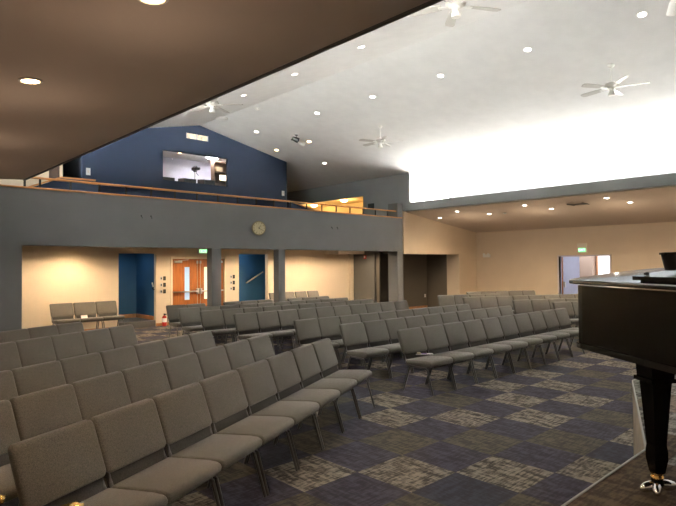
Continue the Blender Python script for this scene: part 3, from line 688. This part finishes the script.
bm = NB(); box(bm, (S0+.02, YD+.06, SZ0), (8.80, YD+.066, SZ1)); box(bm, (8.84, YD+.06, SZ0), (S1-.02, YD+.066, SZ1)); mesh_obj('lit_pane', bm, mat('lit_attic_pane', (.7, .6, .45), .5, emit=(1, .80, .52), estr=.35, var=.5, scale=9), w)
bl = bpy.data.lights.new('booth', 'AREA'); bl.energy = 38; bl.size = .5; bl.color = (.85, .9, 1)
o = bpy.data.objects.new('lamp', bl); C.objects.link(o); o.location = (10.2, 17.2, 5.6)
bl = bpy.data.lights.new('booth', 'AREA'); bl.energy = 18; bl.size = .4; bl.color = (1, .72, .55)
o = bpy.data.objects.new('lamp', bl); C.objects.link(o); o.location = (7.6, 17.4, 5.6)
t = thing('ceiling_lamp', 'bright flat ceiling lamp inside the control booth', 'ceiling light', (10.15, 17.3, 5.719))
bm = NB(); lathe(bm, [(0, 0), (.22, 0), (.22, -.03), (.18, -.06), (0, -.07)], 24); mesh_obj('diffuser', bm, mat('booth_lamp_glow', (1, 1, 1), .5, emit=(.9, .95, 1), estr=12), t, True)
for k, (x, y) in enumerate(((8.15, 17.7), (8.95, 17.4))):
    can(x, y, 5.718, 0, ['small ceiling light inside the control booth, left one', 'small ceiling light inside the control booth, right one'][k], k == 1, 'booth downlights')
# desk with gear at the window
t = thing('control_desk', 'dark sound desk along the bottom of the booth window', 'desk', (8.8, 16.55, 2.861))
hbox((-1.1, -.3, 1.62), (1.2, .35, 1.68), M_BLK, 'desk_top', t)
for s in (-1.05, 1.1): hbox((s, -.28, 0), (s+.06, .3, 1.62), M_BLK, 'side_panel', t)
for k, (x, w_, h_, lb) in enumerate(((7.95, .5, .10, 'low black mixing console at the left end of the booth desk'), (8.75, .42, .13, 'low black equipment case beneath the camcorder in the booth'), (9.45, .4, .16, 'dark equipment case toward the right end of the booth desk'))):
    bm = NB(); prism(bm, [(x-w_/2, 16.30, 4.542), (x-w_/2, 16.75, 4.542), (x-w_/2, 16.75, 4.542+h_*1.3), (x-w_/2, 16.30, 4.542+h_)], (w_, 0, 0)); tag(mesh_obj('equipment_case', bm, M_BLK), lb, 'equipment')
# camcorder on tripod
t = thing('camcorder_tripod', 'white tripod with its head inside the booth window', 'tripod', (9.42, 17.22, 2.861))
bm = NB(); tube(bm, [(0, 0, 1.2), (0, 0, 2.22)], .028, 10); mesh_obj('centre_column', bm, M_WHITE, t, True)
for k in range(3):
    a = 2*PI*k/3+.3; bm = NB(); tube(bm, [(.03*math.cos(a), .03*math.sin(a), 1.75), (.28*math.cos(a), .28*math.sin(a), .01)], .014, 8); mesh_obj('leg', bm, M_WHITE, t, True)
bm = NB(); box(bm, (-.05, -.04, 2.22), (.05, .04, 2.27), bev=.01); tube(bm, [(0, 0, 2.24), (.16, .05, 2.12)], .009, 8); mesh_obj('head', bm, M_BLK, t)
t = thing('camcorder', 'small dark camcorder on the tripod in the booth window', 'camera', (9.42, 17.22, 5.135), R(20))
hbox((-.06, -.12, 0), (.05, .12, .11), M_BLK, 'body', t, .012)
bm = NB(); lathe(bm, [(0, 0), (.04, 0), (.045, .08), (.035, .08), (0, .07)], 16, Matrix.Translation((0, -.12, .055)) @ Matrix.Rotation(PI/2, 4, 'X')); mesh_obj('lens_barrel', bm, M_BLK, t, True)
hbox((.052, -.06, .03), (.17, -.045, .10), mat('lcd_grey', (.1, .1, .1), .3), 'flip_screen', t)
bm = NB(); tube(bm, [(0, .08, .11), (0, .05, .15), (0, -.06, .15), (0, -.09, .11)], .009, 8); mesh_obj('handle', bm, M_BLK, t, True)
# rack at the right side of the booth
t = thing('equipment_shelf', 'tall brown shelf with gear at the right side of the booth window', 'shelf', (10.50, 17.0, 2.861))
hbox((-.40, .28, 0), (.5, .30, 2.70), mat('shelf_brown', (.16, .09, .05), .6), 'back_panel', t)
for s in (-.42, .5): hbox((s, .06, 0), (s+.02, .3, 2.70), mat('shelf_brown', (.16, .09, .05), .6), 'side_panel', t)
for z in (1.6, 1.95, 2.30, 2.66): hbox((-.40, .06, z), (.5, .28, z+.02), mat('shelf_brown', (.16, .09, .05), .6), 'shelf_board', t)
t2 = thing('monitor', 'glowing monitor on the booth shelf', 'monitor', (10.45, 17.11, 4.832))
hbox((-.14, .02, .03), (.22, .05, .26), M_BLK, 'case', t2); hbox((-.12, .015, .05), (.20, .019, .24), M_SCREEN, 'screen', t2); hbox((-.04, .0, .0), (.1, .08, .03), M_BLK, 'foot', t2)
for k, (x, z, w_) in enumerate(((10.15, 4.482, .2), (10.52, 4.482, .3), (10.18, 5.182, .25))):
    bm = NB(); box(bm, (x, 17.08, z), (x+w_, 17.26, z+.16), bev=.008); tag(mesh_obj('gear_box', bm, [M_BLK, M_CARD, mat('tan_box', (.5, .36, .2), .7)][k]), ['black gear box on the lowest visible booth shelf', 'white gear box on the lowest visible booth shelf', 'tan box on the upper booth shelf'][k], 'box')
hbox_ = None
bm = NB(); box(bm, (7.66, 18.1, 4.9), (7.9, 18.38, 5.25), bev=.01); box(bm, (7.7, 18.38, 4.95), (7.86, 18.4, 5.2)); tag(mesh_obj('wall_speaker', bm, M_BLK), 'black speaker on the booth rear wall at its left edge', 'speaker')

# ------------------------------------------------------------------ lobby behind the right door
LW = mat('lobby_lavender_paint', (.62, .63, .76), .35, var=.02)
wall_boxes('wall_lobby', [((22.9, 4.5, 0), (23.02, 12.6, 3.0)), ((XW+.14, 12.5, 0), (22.9, 12.62, 3.0)), ((XW+.14, 4.4, 0), (22.9, 4.52, 3.0))], LW)
wall_boxes('ceiling_lobby', [((XW+.14, 4.5, 2.75), (22.9, 12.5, 2.85))], M_WHITE)
wall_boxes('wall_lobby_pier', [((22.5, 9.05, 0), (22.88, 9.55, 2.75))], mat('lobby_tan_paint', (.42, .30, .22), .7))
bm = NB(); box(bm, (22.82, 8.95, .1), (22.89, 9.02, 2.3)); box(bm, (22.82, 7.9, .1), (22.89, 8.0, 2.3)); box(bm, (22.82, 7.9, 2.24), (22.89, 9.02, 2.32)); box(bm, (22.82, 7.9, .06), (22.89, 9.02, .16))
w = struct('window_7', bm, mat('window_orange_wood', (.55, .25, .10), .5))
bm = NB(); box(bm, (22.85, 8.0, .16), (22.86, 8.95, 2.24)); mesh_obj('pane', bm, M_WIN2, w)
bl = bpy.data.lights.new('lobby', 'AREA'); bl.energy = 34; bl.size = 1.5; bl.color = (.84, .88, 1)
o = bpy.data.objects.new('lamp', bl); C.objects.link(o); o.location = (21.4, 9.0, 2.7)
for k, y in enumerate((9.8, 10.9)):
    can(21.9, y, 2.748, 0, ['small ceiling light in the lobby beyond the open door, right one', 'small ceiling light in the lobby beyond the open door, left one'][k], False, 'lobby ceiling lights')
bm = NB(); box(bm, (XW-.02, DY0-.05, 0), (XW+.15, DY0, DZ+.05)); box(bm, (XW-.02, DY1, 0), (XW+.15, DY1+.05, DZ+.05)); box(bm, (XW-.02, DY0-.05, DZ), (XW+.15, DY1+.05, DZ+.05))
dr2 = struct('door_2', bm, mat('lavender_frame', (.62, .55, .58), .5))
bm = NB(); prism(bm, [(XW+.16, DY1-.02, .01), (XW+.98, DY1+.335, .01), (XW+.995, DY1+.30, .01), (XW+.175, DY1-.06, .01)], (0, 0, DZ-.02))
lf = mesh_obj('door_leaf', bm, M_DOOR, dr2)
bm = NB(); tube(bm, [(XW+.22, DY1-.08, 1.02), (XW+.95, DY1+.24, 1.02)], .022, 10); box(bm, (XW+.2, DY1-.13, .93), (XW+.26, DY1-.04, 1.12)); mesh_obj('panic_bar', bm, M_STEEL, lf, True)
bm = NB(); prism(bm, [(XW+.16, DY0+.01, .01), (XW+.98, DY0-.16, .01), (XW+.985, DY0-.12, .01), (XW+.165, DY0+.05, .01)], (0, 0, DZ-.02))
mesh_obj('door_leaf', bm, M_DOOR, dr2)
wall_boxes('trim_7', [((XW-.004, YF+.1, 0), (XW-.0005, DY0-.06, .09)), ((XW-.004, DY1+.06, 0), (XW-.0005, YB, .09))], M_BASE)

# ------------------------------------------------------------------ chairs
CW = .532
def chair_proto():
    t = thing('stacking_chair', 'x', 'chair')
    # seat: side profile swept across x with rounded edges
    prof = [(-.485, .395), (-.497, .415), (-.500, .435), (-.490, .457), (-.465, .470), (-.40, .474), (-.20, .462), (-.06, .452), (-.045, .44), (-.045, .40), (-.06, .385), (-.30, .372), (-.44, .372)]
    bm = NB()
    hw = CW/2
    loft(bm, prof, [(-hw, .022), (-hw+.006, .008), (-hw+.02, 0), (hw-.02, 0), (hw-.006, .008), (hw, .022)], lambda p, q, d: Vector((d, (p+.05)*1.02-.165 if p < -.03 else p, q)))
    mesh_obj('seat', bm, M_FAB, t, True)
    tilt = .36
    def fm(p, q, d): return Vector((p, -.130+d+(q-.52)*tilt, q))
    bm = NB(); loft(bm, rrect(CW-.002, .340, .034, 5, .522), [(-.034, .022), (-.028, .007), (-.018, 0), (.012, 0), (.022, .006), (.027, .02)], fm)
    mesh_obj('backrest', bm, M_FAB, t, True)
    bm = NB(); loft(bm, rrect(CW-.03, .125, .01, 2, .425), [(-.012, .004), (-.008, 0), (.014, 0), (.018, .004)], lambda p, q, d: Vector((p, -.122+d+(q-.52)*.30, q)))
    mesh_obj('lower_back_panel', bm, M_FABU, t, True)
    for s in (-1, 1):
        x = s*(CW/2-.018); xf = s*(CW/2-.014)
        bm = NB(); tube(bm, [(x, -.50, .365), (x, -.535, .352), (x, -.55, .33), (xf, -.645, .004)], .0125, 10); mesh_obj('leg', bm, M_LEG, t, True)
        bm = NB(); tube(bm, [(x, -.26, .368), (x, -.24, .355), (x, -.225, .33), (xf, -.115, .004)], .0125, 10); mesh_obj('leg', bm, M_LEG, t, True)
        bm = NB(); tube(bm, [(x, -.50, .365), (x, -.26, .368), (x, -.19, .385), (x*.97, -.145, .46), (x*.97, -.10, .60)], .0115, 10); mesh_obj('side_frame', bm, M_CHROME if False else M_LEG, t, True)
    bm = NB(); tube(bm, [(-CW/2+.03, -.36, .356), (CW/2-.03, -.36, .356)], .010, 8); mesh_obj('stretcher', bm, M_LEG, t, True)
    return t
proto = chair_proto(); index_kids(); used = [False]
def place(x, y, rz, label, group):
    if not used[0]:
        used[0] = True; proto.location = (x, y, 0); proto.rotation_euler = (0, 0, rz); proto['label'] = label; proto['group'] = group; return proto
    c_ = dup(proto, (x, y, 0), rz, label, group); c_.scale = (1, 1, 1); return c_
def row(x0, y0, ang, n, sp, lab, group, rev=False, z0=0, jit=.003):
    c, s = math.cos(ang), math.sin(ang)
    for k in range(n):
        u = sp*(k+.5); j = rnd.uniform(-jit, jit)
        kk = n-1-k if rev else k
        cc = place(x0+c*u-s*j, y0+s*u+c*j, ang+rnd.uniform(-.003, .003), lab % ORD[kk], group); cc.scale = ((sp-.006)/CW, 1, 1)
aA = R(25.8)
RN = ['front', 'second', 'third', 'fourth', 'fifth', 'sixth', 'back']
A = [(.735, 3.415, 8, .580), (.50, 4.385, 8, .567), (.82, 5.70, 7, .545), (1.36, 7.92, 5, .540), (1.88, 9.47, 3, .540)]
for r_, (x, y, n, sp) in enumerate(A):
    row(x, y, aA, n, sp, 'grey fabric chair in the '+RN[r_]+' row of the left block, %s from the aisle', 'chairs in the left block', True)
Mr = [(6.16, 5.31, .554), (6.12, 6.50, .54), (6.02, 7.56, .54), (6.0, 9.46, .539), (5.9, 10.62, .54), (5.93, 11.66, .54)]
for r_, (x, y, sp) in enumerate(Mr):
    row(x, y, 0, 10, sp, 'grey fabric chair in the '+RN[r_]+' row of the centre block, %s from left', 'chairs in the centre block')
nb = 0
for x0, n in ((6.14, 2), (7.75, 3), (9.9, 3)):
    for k in range(n):
        place(x0+.54*(k+.5), 12.70, 0, 'grey fabric chair in the back row between the balcony columns, %s from left' % ORD[nb], 'chairs in the centre block'); nb += 1
Rr = [(13.2, 6.3, 8), (13.27, 7.42, 8), (13.5, 9.12, 8), (13.85, 10.27, 4)]
for r_, (x, y, n) in enumerate(Rr):
    row(x, y, -aA, n, .555, 'grey fabric chair in the '+RN[r_]+' row of the right block, %s from the aisle', 'chairs in the right block')
row(16.15, 10.75, -aA, 5, .555, 'grey fabric chair in the rearmost row before the lobby wall, %s from left', 'chairs in the right block')
for k, (x, y) in enumerate(((4.62, 15.62), (5.21, 15.64), (5.79, 15.66))):
    cc = place(x, y, R(2), 'tan-grey chair against the beige wall left of the blue alcove, %s from left' % ORD[k], 'chairs against the back wall, left'); cc.scale = (1.08, 1, 1)
for k in range(4):
    place(11.45+.58*k+.2, 15.66, 0, 'tan-grey chair against the beige wall behind the right column, %s from left' % ORD[k], 'chairs against the back wall, right')

# papers left on seats
t = thing('booklet', 'white and purple booklet on the first seat of the centre front row', 'booklet', (6.55, 5.09, .488), R(-40))
hbox((-.14, -.04, 0), (.12, .05, .008), M_CARD, 'cover', t); hbox((-.05, -.035, .0082), (.03, .045, .0092), M_PURP, 'print', t)
hbox((-.12, -.04, .0085), (-.07, .03, .03), mat('pale_yellow_paper', (.8, .76, .5), .7), 'folded_slip', t)
t = thing('card', 'white card standing on the middle chair by the beige wall', 'card', (5.05, 15.12, .475))
bm = NB(); prism(bm, [(-.08, 0, .0), (.08, 0, .0), (.08, .04, .075), (-.08, .04, .075)], (0, .004, 0)); mesh_obj('sheet', bm, M_CARD, t)
# crumpled foil ornament at the lower left
def foil(loc, s, label):
    bm = NB(); bmesh.ops.create_icosphere(bm, subdivisions=3, radius=s)
    rr = random.Random(3)
    for v in bm.verts: v.co *= rr.uniform(.7, 1.2); v.co.z = v.co.z*.6+s*.7
    o = mesh_obj('foil_ornament', bm, M_BRASS); o.location = loc; tag(o, label, 'ornament')
foil((.995, 3.17, .475), .06, 'crumpled gold and silver foil ornament on the nearest left chair seat')
foil((.735, 3.63, .475), .045, 'gold foil ornament at the left edge on the second row seat')

# ------------------------------------------------------------------ grand piano
TP = Vector((3.140, 1.378, .70)); E1 = Vector((.6, .8, 0)); E2 = Vector((.8, -.6, 0))
def pp(s, t, z=0): return TP - E1*s + E2*t + Vector((0, 0, z))
pi_ = thing('grand_piano', 'black lacquered grand piano on the stage at the right edge', 'piano', TP)
outl = [(.06, 0), (.0, .05), (-.01, .12), (.0, .34), (.05, .46), (.16, .56), (.4, .66), (.65, .80), (.9, 1.02), (1.15, 1.28), (1.35, 1.42), (1.55, 1.47), (2.05, 1.48), (2.05, 0)]
corner = [(.015, .015)]
outl = [(.10, 0), (.045, .01), (.012, .04), (0, .09), (0, .30), (.03, .42), (.12, .53), (.3, .62), (.5, .71), (.7, .84), (.9, 1.02), (1.1, 1.22), (1.3, 1.38), (1.5, 1.46), (1.7, 1.48), (2.05, 1.48), (2.05, 0)]
def P3(pts, z, off=0):
    cs = sum(p[0] for p in pts)/len(pts); ct = sum(p[1] for p in pts)/len(pts)
    res = []
    for s, t in pts:
        d = Vector((s-cs, t-ct)); d = d.normalized()*off if off else Vector((0, 0))
        res.append(pp(s+d.x, t+d.y, z)-TP)
    return res
bm = NB(); prism(bm, P3(outl, .66), (0, 0, .345)); mesh_obj('case', bm, M_PIANOS, pi_)
bm = NB(); prism(bm, P3(outl, .655, .012), (0, 0, .03)); mesh_obj('case_moulding', bm, M_PIANO, pi_)
# lid raised slightly at the far side, hinged on the near (straight) side
bm = NB(); lo = P3(outl, 1.012, .035); lo = [v+Vector((.6, .8, 0))*.03*max(0, 1-i_s/.3) for v, (i_s, _) in zip(lo, outl)]
TILT = .125
def lidz(v): 
    t_ = (v.x*E2.x+v.y*E2.y)
    return v.z+max(0, t_)*TILT
a = [Vector((v.x, v.y, lidz(v))) for v in lo]
prism(bm, a, (0, 0, .024)); ld = mesh_obj('lid', bm, M_PIANO, pi_)
bmod = ld.modifiers.new('bev', 'BEVEL'); bmod.width = .008; bmod.segments = 3
bm = NB(); fl = [(.54, .0), (.52, .03), (.52, .62), (.9, .95), (1.2, 1.28), (1.5, 1.44), (2.0, 1.46), (2.0, 0)]
a = [Vector((v.x, v.y, lidz(v))) for v in P3(fl, 1.048)]
prism(bm, a, (0, 0, .018)); 
fl2 = [(.57, .02), (.57, .62), (.95, .9), (1.2, 1.2), (1.5, 1.4), (1.98, 1.44), (1.98, .02)]
a = [Vector((v.x, v.y, lidz(v))) for v in P3(fl2, 1.037)]
prism(bm, a, (0, 0, .011)); mesh_obj('folded_lid_flap', bm, M_PIANOS, pi_)
def pleg(s, t):
    base = pp(s, t, 0)-TP
    ang = math.atan2(E1.y, E1.x)
    Mz = Matrix.Translation(base) @ Matrix.Rotation(ang, 4, 'Z')
    bm = NB()
    def ring(z, h): return [Mz @ Vector(v) for v in ((-h, -h, z), (h, -h, z), (h, h, z), (-h, h, z))]
    levels = [(.10, .025), (.165, .035), (.205, .035), (.235, .031), (.545, .050), (.546, .068), (.565, .068), (.566, .058), (.66, .062)]
    R_ = [[bm.verts.new(v) for v in ring(z, h)] for z, h in levels]
    for a, b in zip(R_, R_[1:]):
        for k in range(4): bm.faces.new((a[k], a[(k+1)%4], b[(k+1)%4], b[k]))
    bm.faces.new(R_[0][::-1]); bm.faces.new(R_[-1])
    lg = mesh_obj('leg', bm, M_PIANOS, pi_)
    bm = NB(); lathe(bm, [(0, .070), (.026, .070), (.031, .078), (.026, .088), (.033, .100), (0, .101)], 16, Mz)
    mesh_obj('brass_ferrule', bm, M_BRASS, lg, True)
    bm = NB(); lathe(bm, [(0, .03), (.022, .03), (.030, .045), (.026, .070), (0, .070)], 16, Mz)
    mesh_obj('caster_hub', bm, M_PIANOS, lg, True)
    for k, an in enumerate((R(150), R(195), R(-40))):
        for dz in (0,):
            bm = NB(); Mw = Mz @ Matrix.Rotation(an-ang, 4, 'Z') @ Matrix.Translation((.050, 0, .034)) @ Matrix.Rotation(R(8), 4, 'Y')
            bmesh.ops.create_uvsphere(bm, u_segments=20, v_segments=12, radius=1, matrix=Mw @ Matrix.Diagonal((.052, .021, .026, 1)))
            mesh_obj('caster_wheel', bm, M_CHROME, lg, True)
pleg(.455, .17); pleg(1.78, .2); pleg(1.78, 1.28)
# keyboard end (out of frame but part of the instrument)
bm = NB(); prism(bm, P3([(2.05, .06), (2.24, .06), (2.24, 1.42), (2.05, 1.42)], .66), (0, 0, .06)); mesh_obj('key_bed', bm, M_PIANOS, pi_)
bm = NB(); prism(bm, P3([(2.05, .0), (2.26, .0), (2.26, .06), (2.05, .06)], .66), (0, 0, .26)); prism(bm, P3([(2.05, 1.42), (2.26, 1.42), (2.26, 1.48), (2.05, 1.48)], .66), (0, 0, .26)); mesh_obj('key_cheek', bm, M_PIANOS, pi_)
bm = NB()
for k in range(52):
    t_ = .07+k*(1.34/52); prism(bm, P3([(2.05, t_), (2.22, t_), (2.22, t_+.0245), (2.05, t_+.0245)], .722), (0, 0, .02))
mesh_obj('white_keys', bm, M_CARD, pi_)
# container and knob on the piano
def on_lid(s, t, dz): v = pp(s, t, 0); return Vector((v.x, v.y, .70+dz+max(0, t)*TILT))
v = on_lid(.745, .115, 1.068)
t = thing('black_bin', 'black tapered open container standing on the piano', 'container', v+Vector((0, 0, .012)))
bm = NB(); lathe(bm, [(0, 0), (.078, 0), (.083, .005), (.097, .072), (.101, .072), (.101, .078), (.094, .078), (.078, .012), (0, .012)], 28); mesh_obj('bin_body', bm, M_BLK, t, True)
bm = NB(); lathe(bm, [(.099, .070), (.104, .070), (.104, .080), (.099, .080), (.099, .070)], 28); mesh_obj('rim', bm, M_PIANO, t, True)
v = on_lid(.60, .03, 1.068)
bm = NB(); lathe(bm, [(0, 0), (.011, 0), (.012, .004), (.012, .011), (.007, .014), (0, .015)], 16); o = mesh_obj('small_knob', bm, M_BLK, None, True); o.location = v
tag(o, 'tiny black knob-like object lying on the piano left of the container', 'knob')

# ------------------------------------------------------------------ world, camera, view
w = bpy.data.worlds.new('world'); bpy.context.scene.world = w; w.use_nodes = True
w.node_tree.nodes['Background'].inputs[0].default_value = (.8, .9, 1, 1); w.node_tree.nodes['Background'].inputs[1].default_value = SKY
sl = bpy.data.lights.new('sun', 'SUN'); sl.energy = SUN; sl.angle = R(2); sl.color = (1, .98, .94)
so = bpy.data.objects.new('sun', sl); C.objects.link(so); so.rotation_euler = Vector((0, .45, -1)).to_track_quat('-Z', 'Y').to_euler()
a, pt, rl_ = .8158, .0211, .0077
r0 = Vector((math.sin(a), -math.cos(a), 0)); f = Vector((math.cos(a)*math.cos(pt), math.sin(a)*math.cos(pt), math.sin(pt))); up = r0.cross(f)
rr = r0*math.cos(rl_)-up*math.sin(rl_); uu = r0*math.sin(rl_)+up*math.cos(rl_)
cam = bpy.data.cameras.new('camera'); co = bpy.data.objects.new('camera', cam); C.objects.link(co)
Mx = Matrix((( rr.x, uu.x, -f.x, 0), (rr.y, uu.y, -f.y, 0), (rr.z, uu.z, -f.z, 1.832), (0, 0, 0, 1)))
co.matrix_world = Mx
cam.sensor_width = 36; cam.sensor_fit = 'HORIZONTAL'; cam.lens = 548.7/676*36; cam.clip_start = .05; cam.clip_end = 100
S = bpy.context.scene; S.camera = co
S.view_settings.view_transform = 'Standard'; S.view_settings.look = 'None'; S.view_settings.gamma = 1; S.view_settings.use_curve_mapping = False
S.view_settings.exposure = EXPO
